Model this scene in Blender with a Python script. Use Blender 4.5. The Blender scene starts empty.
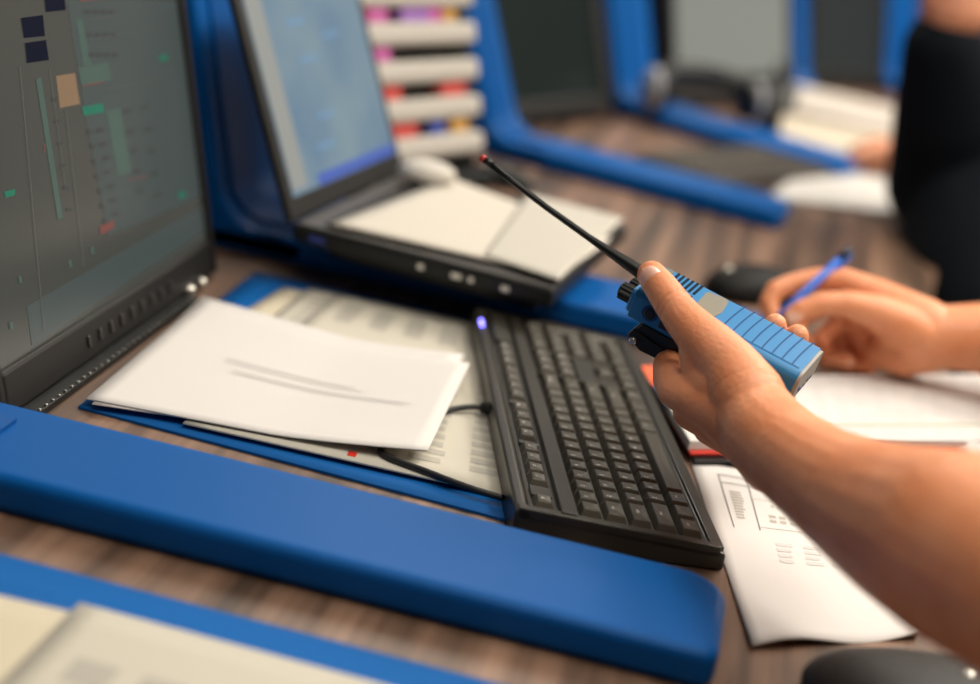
import bpy, bmesh, math, random
from mathutils import Vector, Matrix, noise
random.seed(7)
PI = math.pi
C = bpy.context.scene.collection
# ------------------------------------------------------------------ camera frame (desk top is z = 0)
F = 1637.7
CAM = Vector((0, 0, 0.507))
AX = Vector((0.96610835, 0.19505499, 0.16908049))
UP = Vector((-0.22091151, 0.28589627, 0.93244916))
FW = Vector((-0.13353938, 0.93819874, -0.31929666))
def ray(px, py): return AX*((px-490)/F) - UP*((py-342)/F) + FW
def D(px, py, d): return CAM + ray(px, py)*d
def at(px, py, z=0.0):
    r = ray(px, py); return CAM + r*((z-CAM.z)/r.z)
def onplane(px, py, p0, n):
    r = ray(px, py); return CAM + r*((p0-CAM).dot(n)/r.dot(n))

# ------------------------------------------------------------------ materials
MATS = {}
def mat(name, col, rough=0.5, metal=0.0, emit=None, es=0.0, sss=0.0, coat=0.0, bump=0.0, bscale=200.0, spec=0.5, var=0.0, vscale=40.0):
    if name in MATS: return MATS[name]
    m = bpy.data.materials.new(name); m.use_nodes = True
    nt = m.node_tree; b = nt.nodes['Principled BSDF']
    b.inputs['Base Color'].default_value = (*col, 1); b.inputs['Roughness'].default_value = rough
    b.inputs['Metallic'].default_value = metal
    b.inputs['Specular IOR Level'].default_value = spec
    if coat: b.inputs['Coat Weight'].default_value = coat; b.inputs['Coat Roughness'].default_value = 0.25
    if sss:
        b.inputs['Subsurface Weight'].default_value = sss
        b.inputs['Subsurface Radius'].default_value = (1.0, 0.35, 0.15); b.inputs['Subsurface Scale'].default_value = 0.006
    if emit: b.inputs['Emission Color'].default_value = (*emit, 1); b.inputs['Emission Strength'].default_value = es
    tc = nt.nodes.new('ShaderNodeTexCoord')
    if bump:
        n = nt.nodes.new('ShaderNodeTexNoise'); n.inputs['Scale'].default_value = bscale; n.inputs['Detail'].default_value = 4
        nt.links.new(tc.outputs['Object'], n.inputs['Vector'])
        bp = nt.nodes.new('ShaderNodeBump'); bp.inputs['Strength'].default_value = bump; bp.inputs['Distance'].default_value = 0.002
        nt.links.new(n.outputs['Fac'], bp.inputs['Height']); nt.links.new(bp.outputs['Normal'], b.inputs['Normal'])
    if var:
        n = nt.nodes.new('ShaderNodeTexNoise'); n.inputs['Scale'].default_value = vscale; n.inputs['Detail'].default_value = 5
        nt.links.new(tc.outputs['Object'], n.inputs['Vector'])
        r = nt.nodes.new('ShaderNodeValToRGB'); r.color_ramp.elements[0].position = .3; r.color_ramp.elements[1].position = .7
        r.color_ramp.elements[0].color = (*[c*(1-var) for c in col], 1); r.color_ramp.elements[1].color = (*[min(1, c*(1+var)) for c in col], 1)
        nt.links.new(n.outputs['Fac'], r.inputs['Fac']); nt.links.new(r.outputs['Color'], b.inputs['Base Color'])
    MATS[name] = m; return m

def wood_material():
    m = bpy.data.materials.new('walnut_laminate'); m.use_nodes = True
    nt = m.node_tree; b = nt.nodes['Principled BSDF']; L = nt.links
    tc = nt.nodes.new('ShaderNodeTexCoord')
    def nz(scale, detail):
        mp = nt.nodes.new('ShaderNodeMapping'); mp.inputs['Scale'].default_value = scale
        mp.inputs['Rotation'].default_value = (0, 0, 0.1)
        L.new(tc.outputs['Object'], mp.inputs['Vector'])
        n = nt.nodes.new('ShaderNodeTexNoise'); n.inputs['Scale'].default_value = 1; n.inputs['Detail'].default_value = detail
        L.new(mp.outputs['Vector'], n.inputs['Vector']); return n
    a = nz((38, 1.6, 1), 5); c = nz((160, 7, 1), 4)
    r = nt.nodes.new('ShaderNodeValToRGB'); e = r.color_ramp.elements
    e[0].position = .36; e[0].color = (.062, .038, .025, 1); e[1].position = .66; e[1].color = (.27, .160, .105, 1)
    k = e.new(.5); k.color = (.145, .085, .055, 1)
    L.new(a.outputs['Fac'], r.inputs['Fac'])
    mx = nt.nodes.new('ShaderNodeMixRGB'); mx.blend_type = 'MULTIPLY'; mx.inputs[0].default_value = .45
    r2 = nt.nodes.new('ShaderNodeValToRGB'); r2.color_ramp.elements[0].position = .35; r2.color_ramp.elements[0].color = (.55, .5, .45, 1); r2.color_ramp.elements[1].position = .6
    L.new(c.outputs['Fac'], r2.inputs['Fac']); L.new(r.outputs['Color'], mx.inputs[1]); L.new(r2.outputs['Color'], mx.inputs[2])
    L.new(mx.outputs[0], b.inputs['Base Color']); b.inputs['Roughness'].default_value = .42
    return m

def skin_material(name, c0, c1):
    m = mat(name, c0, .50, sss=.25, bump=.35, bscale=260, spec=.45)
    nt = m.node_tree; b = nt.nodes['Principled BSDF']; tc = nt.nodes.new('ShaderNodeTexCoord')
    n = nt.nodes.new('ShaderNodeTexNoise'); n.inputs['Scale'].default_value = 28; n.inputs['Detail'].default_value = 3
    nt.links.new(tc.outputs['Object'], n.inputs['Vector'])
    r = nt.nodes.new('ShaderNodeValToRGB'); r.color_ramp.elements[0].position = .35; r.color_ramp.elements[1].position = .65
    r.color_ramp.elements[0].color = (*c0, 1); r.color_ramp.elements[1].color = (*c1, 1)
    nt.links.new(n.outputs['Fac'], r.inputs['Fac']); nt.links.new(r.outputs['Color'], b.inputs['Base Color'])
    return m

WOOD = wood_material()
BLUE = mat('console_blue', (.0, .082, .31), .45, spec=.16, bump=.04, bscale=500)
BLUE_TRIM = mat('console_blue_trim', (.0, .074, .285), .4, spec=.2)
MAT_BLUE = mat('mat_blue', (.0, .105, .37), .6, spec=.25)
NAVY = mat('navy_panel', (.004, .022, .11), .5)
BLACK = mat('black_plastic', (.004, .005, .005), .42, spec=.35)
KEYM = mat('key_plastic', (.056, .049, .036), .34, spec=.7, bump=.05, bscale=900)
KBM = mat('keyboard_plastic', (.024, .0215, .016), .36, spec=.6, bump=.05, bscale=700)
LEGEND = mat('key_legend', (.85, .83, .78), .5)
BEZEL = mat('bezel_plastic', (.012, .0115, .011), .5, spec=.3)
BEZEL2 = mat('bezel_lighter', (.035, .031, .028), .45)
PAPER = mat('white_paper', (.64, .615, .595), .75)
CREAM = mat('cream_paper', (.58, .52, .39), .75)
CHART = mat('chart_paper', (.53, .50, .42), .75)
INK = mat('grey_ink', (.40, .38, .33), .7)
INK_LIGHT = mat('faint_ink', (.55, .53, .515), .75)
INK_DARK = mat('dark_ink', (.10, .10, .10), .7)
RED = mat('red_plastic', (.62, .03, .015), .5)
ORANGE = mat('orange_tab', (.85, .13, .04), .5)
METAL = mat('brushed_metal', (.55, .53, .48), .3, metal=1)
SKIN = skin_material('skin', (.70, .255, .110), (.78, .325, .165))
SKIN_PINK = skin_material('skin_pink', (.60, .25, .14), (.70, .33, .20))
NAIL = mat('fingernail', (.80, .46, .35), .25)
NAIL_EDGE = mat('nail_edge', (.85, .72, .62), .4)
RADIO = mat('radio_blue', (.012, .175, .42), .42, spec=.4, bump=.05, bscale=1500)
RADIO_GROOVE = mat('radio_groove', (.005, .065, .20), .6, spec=.2)
RADIO_SLOT = mat('radio_slot', (.001, .012, .03), .7, spec=.1)
RADIO_BADGE = mat('radio_badge', (.21, .195, .155), .4)
RADIO_END = mat('radio_end', (.30, .29, .26), .5)
PEN = mat('pen_blue', (.0, .10, .52), .35, spec=.3)
NAVYCLOTH = mat('navy_cloth', (.002, .0045, .008), .9, bump=.3, bscale=300, spec=.2)
WHITECLOTH = mat('white_cloth', (.7, .69, .66), .9, bump=.2, bscale=300)
TROUSER = mat('dark_trousers', (.012, .013, .018), .9)
HAIR = mat('dark_hair', (.02, .012, .008), .6, bump=.5, bscale=120)
WALLM = mat('wall_paint', (.24, .23, .21), .8)
FLOORM = mat('carpet_grey', (.03, .03, .032), .9, var=.3, vscale=60)
CEILM = mat('ceiling_white', (.32, .31, .29), .9)

# ------------------------------------------------------------------ mesh helpers
def link(name, me, parent=None):
    o = bpy.data.objects.new(name, me); C.objects.link(o)
    if parent is not None: o.parent = parent
    return o
def tag(o, label=None, cat=None, group=None, kind=None):
    if label: o['label'] = label
    if cat: o['category'] = cat
    if group: o['group'] = group
    if kind: o['kind'] = kind
    return o
def empty(name, loc=(0, 0, 0), rz=0):
    o = bpy.data.objects.new(name, None); C.objects.link(o); o.location = loc; o.rotation_euler = (0, 0, rz)
    o.empty_display_size = .05; return o
class MB:
    """collects shapes in one mesh with material slots"""
    def __init__(s, *mats): s.bm = bmesh.new(); s.mats = list(mats); s.smooth = False
    def _new(s, fn, mi=0):
        n0 = len(s.bm.faces); fn(); s.bm.faces.ensure_lookup_table()
        for f in s.bm.faces[n0:]: f.material_index = mi
        return s
    def box(s, c, size, M=None, bev=0.0, mi=0, seg=2, taper=None):
        t = bmesh.new(); bmesh.ops.create_cube(t, size=1)
        for v in t.verts:
            k = 1.0
            if taper and v.co.z > 0: k = taper
            v.co = Vector((v.co.x*size[0]*k, v.co.y*size[1]*k, v.co.z*size[2]))
        if bev: bmesh.ops.bevel(t, geom=list(t.edges), offset=bev, segments=seg, profile=.5, affect='EDGES')
        return s._merge(t, (Matrix.Translation(Vector(c)) @ M.to_4x4()) if M is not None else Matrix.Translation(Vector(c)), mi)
    def _merge(s, t, M, mi=0, keep=False):
        mp = {}
        for v in t.verts: mp[v] = s.bm.verts.new(M @ v.co)
        for f in t.faces:
            try: g = s.bm.faces.new([mp[v] for v in f.verts]); g.material_index = f.material_index if keep else mi; g.smooth = s.smooth
            except ValueError: pass
        t.free(); return s
    def prism(s, pts, z0, z1, M=None, mi=0, bev=0.0, seg=2):
        """pts: 2-D outline (x, y) extruded from z0 to z1, placed by M"""
        t = bmesh.new(); a = [t.verts.new((p[0], p[1], z0)) for p in pts]; b = [t.verts.new((p[0], p[1], z1)) for p in pts]
        n = len(pts); t.faces.new(a[::-1]); t.faces.new(b)
        for i in range(n): t.faces.new((a[i], a[(i+1) % n], b[(i+1) % n], b[i]))
        bmesh.ops.recalc_face_normals(t, faces=t.faces)
        if bev:
            es = [e for e in t.edges if (abs(e.verts[0].co.z-e.verts[1].co.z) < 1e-6)]
            bmesh.ops.bevel(t, geom=es, offset=bev, segments=seg, profile=.5, affect='EDGES', clamp_overlap=True)
        return s._merge(t, M if M is not None else Matrix(), mi)
    def tube(s, path, r, seg=10, mi=0, cap=True):
        rr = r if isinstance(r, (list, tuple)) else [r]*len(path)
        path = [Vector(p) for p in path]; rings = []; prev = None
        for i, p in enumerate(path):
            d = (path[min(i+1, len(path)-1)]-path[max(i-1, 0)]).normalized()
            if prev is None: u = d.orthogonal().normalized()
            else: u = (prev-d*prev.dot(d)).normalized()
            prev = u; w = d.cross(u)
            rings.append([s.bm.verts.new(p+(u*math.cos(2*PI*k/seg)+w*math.sin(2*PI*k/seg))*rr[i]) for k in range(seg)])
        def f():
            for i in range(len(rings)-1):
                for k in range(seg):
                    g = s.bm.faces.new((rings[i][k], rings[i][(k+1) % seg], rings[i+1][(k+1) % seg], rings[i+1][k])); g.smooth = True
            if cap: s.bm.faces.new(rings[0][::-1]); s.bm.faces.new(rings[-1])
        return s._new(f, mi)
    def lathe(s, prof, M, seg=24, mi=0):
        """prof: list of (r, z) about local z"""
        rings = [[s.bm.verts.new(M @ Vector((r*math.cos(2*PI*k/seg), r*math.sin(2*PI*k/seg), z))) for k in range(seg)] for r, z in prof]
        def f():
            for i in range(len(rings)-1):
                for k in range(seg):
                    g = s.bm.faces.new((rings[i][k], rings[i][(k+1) % seg], rings[i+1][(k+1) % seg], rings[i+1][k])); g.smooth = True
            s.bm.faces.new(rings[0][::-1]); s.bm.faces.new(rings[-1])
        return s._new(f, mi)
    def ball(s, c, rx, ry=None, rz=None, M=None, mi=0, sub=3):
        t = bmesh.new(); bmesh.ops.create_icosphere(t, subdivisions=sub, radius=1)
        S = Matrix.Diagonal((rx, ry or rx, rz or rx, 1)); sm = s.smooth; s.smooth = True
        s._merge(t, Matrix.Translation(Vector(c)) @ (M.to_4x4() if M is not None else Matrix()) @ S, mi); s.smooth = sm; return s
    def quad(s, pts, mi=0):
        return s._new(lambda: s.bm.faces.new([s.bm.verts.new(Vector(p)) for p in pts]), mi)
    def build(s, name, parent=None, recalc=True):
        if recalc: bmesh.ops.recalc_face_normals(s.bm, faces=s.bm.faces)
        me = bpy.data.meshes.new(name); s.bm.to_mesh(me); s.bm.free()
        for m in s.mats: me.materials.append(m)
        return link(name, me, parent)
def frame(o, x, y, z):
    """4x4 matrix with given axes"""
    M = Matrix((x, y, z)).transposed().to_4x4(); M.translation = o; return M
def round_poly(pts, r, n=5):
    """round chosen corners: pts = (x, y, radius)"""
    out = []; k = len(pts)
    for i, p in enumerate(pts):
        rr = p[2] if len(p) > 2 else r
        a = Vector(pts[i-1][:2]); b = Vector(p[:2]); c = Vector(pts[(i+1) % k][:2])
        if rr <= 0: out.append(tuple(b)); continue
        u = (a-b).normalized(); v = (c-b).normalized(); ang = u.angle(v); t = rr/math.tan(ang/2)
        p0 = b+u*t; p1 = b+v*t; cen = b+(u+v).normalized()*(rr/math.sin(ang/2))
        a0 = math.atan2(p0.y-cen.y, p0.x-cen.x); a1 = math.atan2(p1.y-cen.y, p1.x-cen.x); da = (a1-a0+PI) % (2*PI)-PI
        for j in range(n+1):
            t_ = a0+da*j/n; out.append((cen.x+rr*math.cos(t_), cen.y+rr*math.sin(t_)))
    return out

# organic bodies: tapered links united by a voxel remesh, then relaxed
def links_bm(links):
    out = bmesh.new()
    for (p0, r0, p1, r1) in links:
        t = bmesh.new()
        for p, r in ((p0, r0), (p1, r1)):
            bmesh.ops.create_icosphere(t, subdivisions=3, radius=r, matrix=Matrix.Translation(Vector(p)))
        h = bmesh.ops.convex_hull(t, input=list(t.verts))
        bmesh.ops.delete(t, geom=[v for v in t.verts if not v.link_faces], context='VERTS')
        hs = set(f for f in h['geom'] if isinstance(f, bmesh.types.BMFace))
        bmesh.ops.delete(t, geom=[f for f in t.faces if f not in hs], context='FACES')
        bmesh.ops.recalc_face_normals(t, faces=t.faces)
        mp = {v: out.verts.new(v.co) for v in t.verts}
        for f in t.faces: out.faces.new([mp[v] for v in f.verts])
        t.free()
    return out
def organic(name, links, m, voxel, smooth, parent=None, disp=None, extra=None):
    bm = links_bm(links)
    if extra: extra(bm)
    me = bpy.data.meshes.new(name); bm.to_mesh(me); bm.free()
    o = bpy.data.objects.new(name+'_raw', me); C.objects.link(o)
    r = o.modifiers.new('r', 'REMESH'); r.mode = 'VOXEL'; r.voxel_size = voxel
    s = o.modifiers.new('s', 'SMOOTH'); s.factor = .5; s.iterations = smooth
    dg = bpy.context.evaluated_depsgraph_get(); ev = o.evaluated_get(dg)
    me2 = bpy.data.meshes.new_from_object(ev); bpy.data.objects.remove(o); bpy.data.meshes.remove(me)
    if disp:
        ns = [v.normal.copy() for v in me2.vertices]
        for v, n in zip(me2.vertices, ns): v.co += n*disp(v.co, n)
    me2.name = name; me2.materials.clear(); me2.materials.append(m)
    me2.polygons.foreach_set('use_smooth', [True]*len(me2.polygons)); me2.update()
    return link(name, me2, parent)
def chain(pts):
    """pts: list of (Vector, radius)"""
    return [(pts[i][0], pts[i][1], pts[i+1][0], pts[i+1][1]) for i in range(len(pts)-1)]
def DC(*pts): return chain([(D(a, b, d), r) for a, b, d, r in pts])

# ------------------------------------------------------------------ the room
DESK_T = .035; FLOOR_Z = -.74; CEIL_Z = 1.96
def slab(name, c, size, m): o = MB(m).box(c, size).build(name); tag(o, kind='structure'); return o
slab('floor', (1.0, 2.0, FLOOR_Z-.05), (6.2, 8.2, .1), FLOORM)
slab('ceiling', (1.0, 2.0, CEIL_Z+.05), (6.2, 8.2, .1), CEILM)
slab('wall_left', (-2.05, 2.0, .61), (.1, 8.0, 2.7), WALLM)
slab('wall_right', (4.05, 2.0, .61), (.1, 8.0, 2.7), WALLM)
slab('wall_back', (1.0, 6.05, .61), (6.0, .1, 2.7), WALLM)
slab('wall_front', (1.0, -2.05, .61), (6.0, .1, 2.7), WALLM)
slab('baseboard_back', (1.0, 5.985, FLOOR_Z+.05), (5.9, .02, .1), BEZEL2)

# desk: one continuous walnut top that follows the curve of the console
front = [(.262, -.6), (.262, 1.2), (.243, 2.0), (.285, 2.38), (.40, 2.85), (.62, 3.4), (.95, 4.0)]
back = [(.25, 4.7), (-.35, 4.0), (-.78, 3.0), (-.95, 2.2), (-.98, -.6)]
desk = empty('desk', (-.4, 1.8, FLOOR_Z)); tag(desk, 'long walnut-brown desktop running under the keyboards, papers and blue dividers', 'desk')
mb = MB(WOOD); mb.prism([(x+.4, y-1.8) for x, y in front+back], -FLOOR_Z-DESK_T, -FLOOR_Z, bev=.003); mb.build('desktop', desk)
for (x, y) in ((-.75, -.3), (.1, -.3), (-.75, 1.9), (.1, 1.9), (.1, 3.4)):
    MB(BEZEL).box((x+.4, y-1.8, (-FLOOR_Z-DESK_T)/2), (.06, .06, -FLOOR_Z-DESK_T), bev=.004).build('leg', desk)

# ceiling light panels; the last is added to brighten the second upright and forearm
for i, (x, y) in enumerate(((1.3, 2.7), (1.3, 4.3), (-.6, 3.4), (2.9, 3.0), (.75, 1.3), (.1, .35))):
    e = empty('ceiling_light', (x, y, CEIL_Z)); tag(e, 'long white ceiling light panel over the operations desk', 'light', 'ceiling light panels over the desk')
    MB(METAL).box((0, 0, -.02), (.66, 1.26, .04), bev=.004).build('housing', e)
    MB(mat('lamp_diffuser', (.9, .9, .85), .5, emit=(1, .93, .82), es=3.0)).box((0, 0, -.043), (.6, 1.2, .006)).build('diffuser', e)
def area(x, y, z, sx, sy, power, col=(1, .91, .79)):
    L = bpy.data.lights.new('panel_lamp', 'AREA'); L.shape = 'RECTANGLE'; L.size = sx; L.size_y = sy; L.energy = power; L.color = col
    o = bpy.data.objects.new('panel_lamp', L); C.objects.link(o); o.location = (x, y, z); return o
for (x, y, p) in ((1.3, 2.7, 50), (1.3, 4.3, 34), (-.6, 3.4, 20), (2.9, 3.0, 30), (.75, 1.3, 27), (.1, .35, 8)):  # last entry is an added fill lamp for the shaded upright and forearm
    area(x, y, CEIL_Z-.06, .6, 1.2, p)

# ------------------------------------------------------------------ blue console dividers
def divider(name_label, base, ang, length, width, H=.62, lean=14, hgt=.028, uw=None, nw=None):
    """base: where the front face of the upright meets the desk, bar runs along local +x, width along local y"""
    e = empty('console_divider', (base[0], base[1], 0), math.radians(ang))
    tag(e, name_label, 'console divider', 'blue console dividers between the workstations')
    w = width/2; tl = math.tan(math.radians(lean))
    m = MB(BLUE)
    plan = round_poly([(-.1, -w, 0), (length, -w, .012), (length, w, .035), (-.1, w, 0)], 0, 6)
    m.prism(plan, 0, hgt, bev=.007, seg=3)
    # upright with a filleted foot, profile in (x, z)
    prof = [(-.10, .0006)]
    prof += round_poly([(.09, .0006, 0), (.09, hgt-.001, 0), (.0, hgt-.001, .05), (-H*tl, H, 0), (-H*tl-.09, H, 0)], 0, 8)
    Mx = Matrix(((1, 0, 0, 0), (0, 0, -1, 0), (0, 1, 0, 0), (0, 0, 0, 1)))
    m.prism(prof, -(uw or w), nw or w, M=Mx, bev=.006, seg=3)
    m.build('frame', e)
    # raised rib that runs down the upright, round the foot and along the bar
    r = MB(BLUE_TRIM)
    rib = [(-H*tl-.004, H)] ; rib = [(-H*tl+.004, H-.002)]
    a = round_poly([(-H*tl, H, 0), (0, hgt, .05), (.10, hgt, 0)], 0, 8)[1:-1]
    pa = [Vector((-H*tl+.001, H-.01))] + [Vector(p) for p in a] + [Vector((.065, hgt))]
    for k in range(len(pa)-1):
        p, q = pa[k], pa[k+1]; d = (q-p).normalized(); n = Vector((d.y, -d.x))
        if n.x + n.y < 0: n = -n
        cs = []
        for s_ in (-.22, .22):
            for (pp, h_) in ((p, -.002), (p, .0035), (q, .0035), (q, -.002)):
                g = pp+n*h_; cs.append(Vector((g.x, s_*width, g.y)))
        def f(cs=cs):
            vs = [r.bm.verts.new(c) for c in cs]
            for q_ in ((0, 1, 2, 3), (7, 6, 5, 4), (0, 4, 5, 1), (1, 5, 6, 2), (2, 6, 7, 3), (3, 7, 4, 0)): r.bm.faces.new([vs[i] for i in q_])
        r._new(f, 0)
    r.build('rib', e)
    return e
divider('nearest blue console divider, a broad bar crossing the foreground below the papers', (-.53, .978), 0, .575, .115)
divider('blue console divider running under the open laptop and behind the black keyboard', (-.525, 1.648), 0, .575, .118, uw=.16)
divider('blue console divider beyond the laptop, its long bar ending behind the radio operator', (-.365, 2.355), -12, .43, .10, lean=22)
divider('blue console divider behind the grey headset, fourth from the near end', (-.225, 2.89), -26, .42, .12, lean=19)
divider('slim blue console divider between the light grey and dark grey far screens', (.045, 3.44), -36, .17, .085, lean=17)
divider('farthest blue console divider, its upright beside the dark navy sleeve', (.27, 3.86), -42, .36, .10)
# dark backing panels of each bay
bays = [((-.66, 1.05), (-.66, 1.57)), ((-.66, 1.83), (-.52, 2.30)), ((-.60, 2.44), (-.46, 2.84)), ((-.40, 2.98), (-.13, 3.46)), ((-.10, 3.56), (.16, 3.88)), ((.2, 3.98), (.6, 4.4))]
blabs = ['dark navy backing panel behind the large near monitor', 'dark navy backing panel behind the open laptop', 'dark navy backing panel behind the third screen',
         'dark navy backing panel behind the light grey screen', 'dark navy backing panel behind the farthest dark screen', 'dark navy backing panel beyond the farthest divider']
for (a, b), lab in zip(bays, blabs):
    a = Vector((*a, 0)); b = Vector((*b, 0)); y = (b-a).normalized(); nrm = Vector((y.y, -y.x, 0)); l = math.radians(20)
    zz = Vector((0, 0, 1))*math.cos(l)-nrm*math.sin(l); xx = y.cross(zz)
    M = frame(a-nrm*.035, xx, y, zz); L_ = (b-a).length
    o = MB(NAVY).box((0, 0, 0), (.012, L_, .62), bev=.002).build('backing_panel'); o.matrix_world = M @ Matrix.Translation((0, L_/2, .315))
    tag(o, lab, 'panel', 'navy backing panels of the console')

# ------------------------------------------------------------------ monitors
def monitor_frame(a, b, lean):
    a = Vector(a); b = Vector(b); y = (b-a).normalized(); nrm = Vector((y.y, -y.x, 0)).normalized(); l = math.radians(lean)
    zz = Vector((0, 0, 1))*math.cos(l)-nrm*math.sin(l); xx = y.cross(zz).normalized()
    if xx.dot(nrm) < 0: xx = -xx
    return frame(a, xx, y, zz), (b-a).length
def monitor(label, a, b, H, lean, smat, bez=.014, bot=.02, content=None):
    """a, b: left and right foot of the front face on the desk"""
    M, W = monitor_frame(a, b, lean)
    e = empty('monitor'); e.matrix_world = M; tag(e, label, 'monitor')
    m = MB(BEZEL)
    m.box((-.006, bez/2, H/2), (.014, bez, H), bev=.003); m.box((-.006, W-bez/2, H/2), (.014, bez, H), bev=.003)
    m.box((-.006, W/2, bot/2), (.013, W-2*bez, bot), bev=.003); m.box((-.006, W/2, H-bez/2), (.013, W-2*bez, bez), bev=.003)
    m.build('bezel', e)
    MB(BEZEL).box((-.028, W/2, H/2), (.034, W-.006, H-.006), bev=.008).build('casing', e)
    s = MB(smat); s.quad([(-.0045, bez, bot), (-.0045, W-bez, bot), (-.0045, W-bez, H-bez), (-.0045, bez, H-bez)])
    so = s.build('screen', e)
    return e, M, W
def screen_mat(name, col, e, rough=.25):
    return mat(name, tuple(c*.25 for c in col), rough, emit=col, es=e)

# monitor 1 (large, left)
S1 = screen_mat('screen_grey_green', (.055, .057, .050), .8)
p_br = at(218, 271, .006)
M1L = p_br.y-1.045
e1, MM1, W1 = monitor('large monitor at the left edge showing a grey schematic page', (p_br.x, p_br.y-M1L, .006), (p_br.x, p_br.y, .006), .46, 14, S1, bez=.011, bot=.034)
n1 = MM1.to_3x3().col[0].normalized(); o1 = MM1.translation
MI = MM1.inverted()
sc = MB(mat('scr_dark', (.002, .003, .006), .7, spec=.05, emit=(.003, .004, .012), es=1), mat('scr_tan', (.03, .02, .01), .3, emit=(.19, .12, .07), es=1),
        mat('scr_green', (.01, .05, .03), .3, emit=(.0, .10, .066), es=1), mat('scr_teal', (.03, .06, .05), .3, emit=(.028, .041, .038), es=1),
        mat('scr_red', (.03, .01, .01), .3, emit=(.14, .045, .038), es=1), mat('scr_slate', (.02, .03, .03), .3, emit=(.034, .041, .041), es=1),
        mat('scr_line', (.02, .02, .02), .3, emit=(.026, .029, .028), es=1), mat('scr_light', (.02, .02, .02), .3, emit=(.066, .065, .057), es=1))
def spx(pts, mi, lift=.0006):
    P = []
    for (x, y) in pts:
        w = onplane(x, y, o1-n1*(.0045-lift), n1); P.append(MI @ w)
    sc.quad(P, mi)
def sbar(x0, y0, x1, y1, w, mi, lift=.0009):
    d = Vector((x1-x0, y1-y0)).normalized(); n = Vector((-d.y, d.x))*w/2
    spx([(x0-n.x, y0-n.y), (x1-n.x, y1-n.y), (x1+n.x, y1+n.y), (x0+n.x, y0+n.y)], mi, lift)
spx([(67, 0), (176, 0), (203, 196), (108, 236), (86, 120)], 5, .0003)       # darker right half
spx([(27, 306), (203, 205), (206, 230), (32, 346)], 5, .0004)
spx([(44, -6), (64, -6), (66, 10), (46, 12)], 0); spx([(21, 18), (43, 15), (45, 36), (24, 38)], 0); spx([(25, 43), (46, 40), (49, 60), (27, 63)], 0)
spx([(56, 76), (75, 73), (80, 104), (60, 108)], 1)
spx([(82, 107), (103, 103), (104, 112), (84, 116)], 2); spx([(159, 56), (167, 54), (168, 60), (160, 61)], 2); spx([(178, 193), (185, 191), (186, 197), (179, 198)], 2); spx([(4, 192), (15, 189), (15, 195), (6, 198)], 2)
spx([(36, 79), (41, 77), (63, 218), (58, 220)], 3); spx([(78, 68), (108, 62), (111, 80), (82, 86)], 3, .0006); spx([(106, 111), (120, 108), (132, 172), (118, 176)], 3, .0006); spx([(76, 20), (82, 19), (92, 66), (84, 68)], 3, .0006)
spx([(100, 226), (114, 220), (114, 228), (101, 235)], 4); sbar(80, 0, 106, -3, 3, 4)
sbar(82, 86, 104, 82, 1.3, 4); sbar(45, 144, 45, 153, 1, 4); sbar(128, 180, 148, 176, 1, 4)
for y in (12, 35, 55): 
    for k in range(4): sbar(84+k*8+y*.08, y, 89+k*8+y*.08, y-.8, 4, 6)
for k in range(7): sbar(88+k*2.6, 132+k*15, 92+k*2.6, 131+k*15, 5, 6); sbar(97+k*2.6, 131+k*14, 104+k*2.6, 129+k*14, 4, 6)
for k in range(5): sbar(124+k*3, 112+k*20, 131+k*3, 110+k*20, 4, 6); sbar(142+k*3, 108+k*22, 149+k*3, 106+k*22, 3, 6)
for k in range(6): sbar(52+k*3, 100+k*22, 57+k*3, 99+k*22, 3, 6)
sbar(20, 66, 44, 330, 1.0, 7); sbar(66, 110, 84, 266, 1.0, 7); sbar(50, 70, 66, 190, .8, 7)
for (x, y) in ((70, 263), (92, 250), (11, 325), (20, 279)): sbar(x, y-3, x+1, y+4, 3, 3)
sbar(88, 20, 150, 10, 1, 7); sbar(90, 40, 160, 28, 1, 7); sbar(104, 90, 165, 78, 1, 7)
sc.build('screen_graphics', e1)
# vents and buttons on the lower bezel
v = MB(BEZEL2)
for k in range(9): v.box((.0015, W1-.30+k*.022, .016), (.0025, .004, .010), bev=.0008)
v.build('bezel_buttons', e1)

monitor('dark screen between the rack of tags and the fourth blue divider', (-.42, 2.43, .016), (-.255, 2.79, .016), .50, 21, screen_mat('screen_dark_teal', (.008, .014, .013), .8), bez=.03, bot=.03)
monitor('light grey screen above the headset, fourth along the console', (-.175, 2.99, .016), (.045, 3.36, .016), .52, 16, screen_mat('screen_light_grey', (.18, .19, .17), 1), bez=.02, bot=.05)
monitor('farthest dark grey screen behind the white binders', (.065, 3.60, .014), (.24, 3.80, .014), .55, 14, screen_mat('screen_mid_grey', (.022, .027, .028), .8), bez=.02, bot=.03)

# binding strip with two rows of pale teeth below monitor 1
a0 = at(22, 417, 0); a1 = at(186, 300, 0); dv = (a1-a0); L_ = dv.length; ang = math.atan2(dv.y, dv.x)-PI/2
bs = empty('cable_comb', (a0.x, a0.y, 0), ang); tag(bs, 'black cable comb strip with two rows of pale pins below the large monitor', 'cable comb')
MB(BLACK).box((0, L_/2, .003), (.025, L_, .006), bev=.001).build('strip', bs)
t = MB(METAL)
n_ = 30
for k in range(n_):
    y = (k+.5)*L_/n_
    for x in (-.0108, .0108): t.box((x, y, .0062), (.0024, .0028, .0028), bev=.0006)
o = t.build('pins', bs); tag(o, kind='stuff')
for (x, y, r) in ((189, 291, .0070), (201, 283, .0062)):
    p = at(x, y, .008); k = MB(METAL); k.ball((0, 0, 0), r); k.tube([(0, 0, -.008), (0, 0, -.003)], r*.6)
    o = k.build('metal_knob'); o.location = (p.x, p.y, .008)
    tag(o, 'small pale metal knob %s the end of the cable comb' % ('just past' if x == 200 else 'right at'), 'knob', 'pale metal knobs by the monitor')

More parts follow.
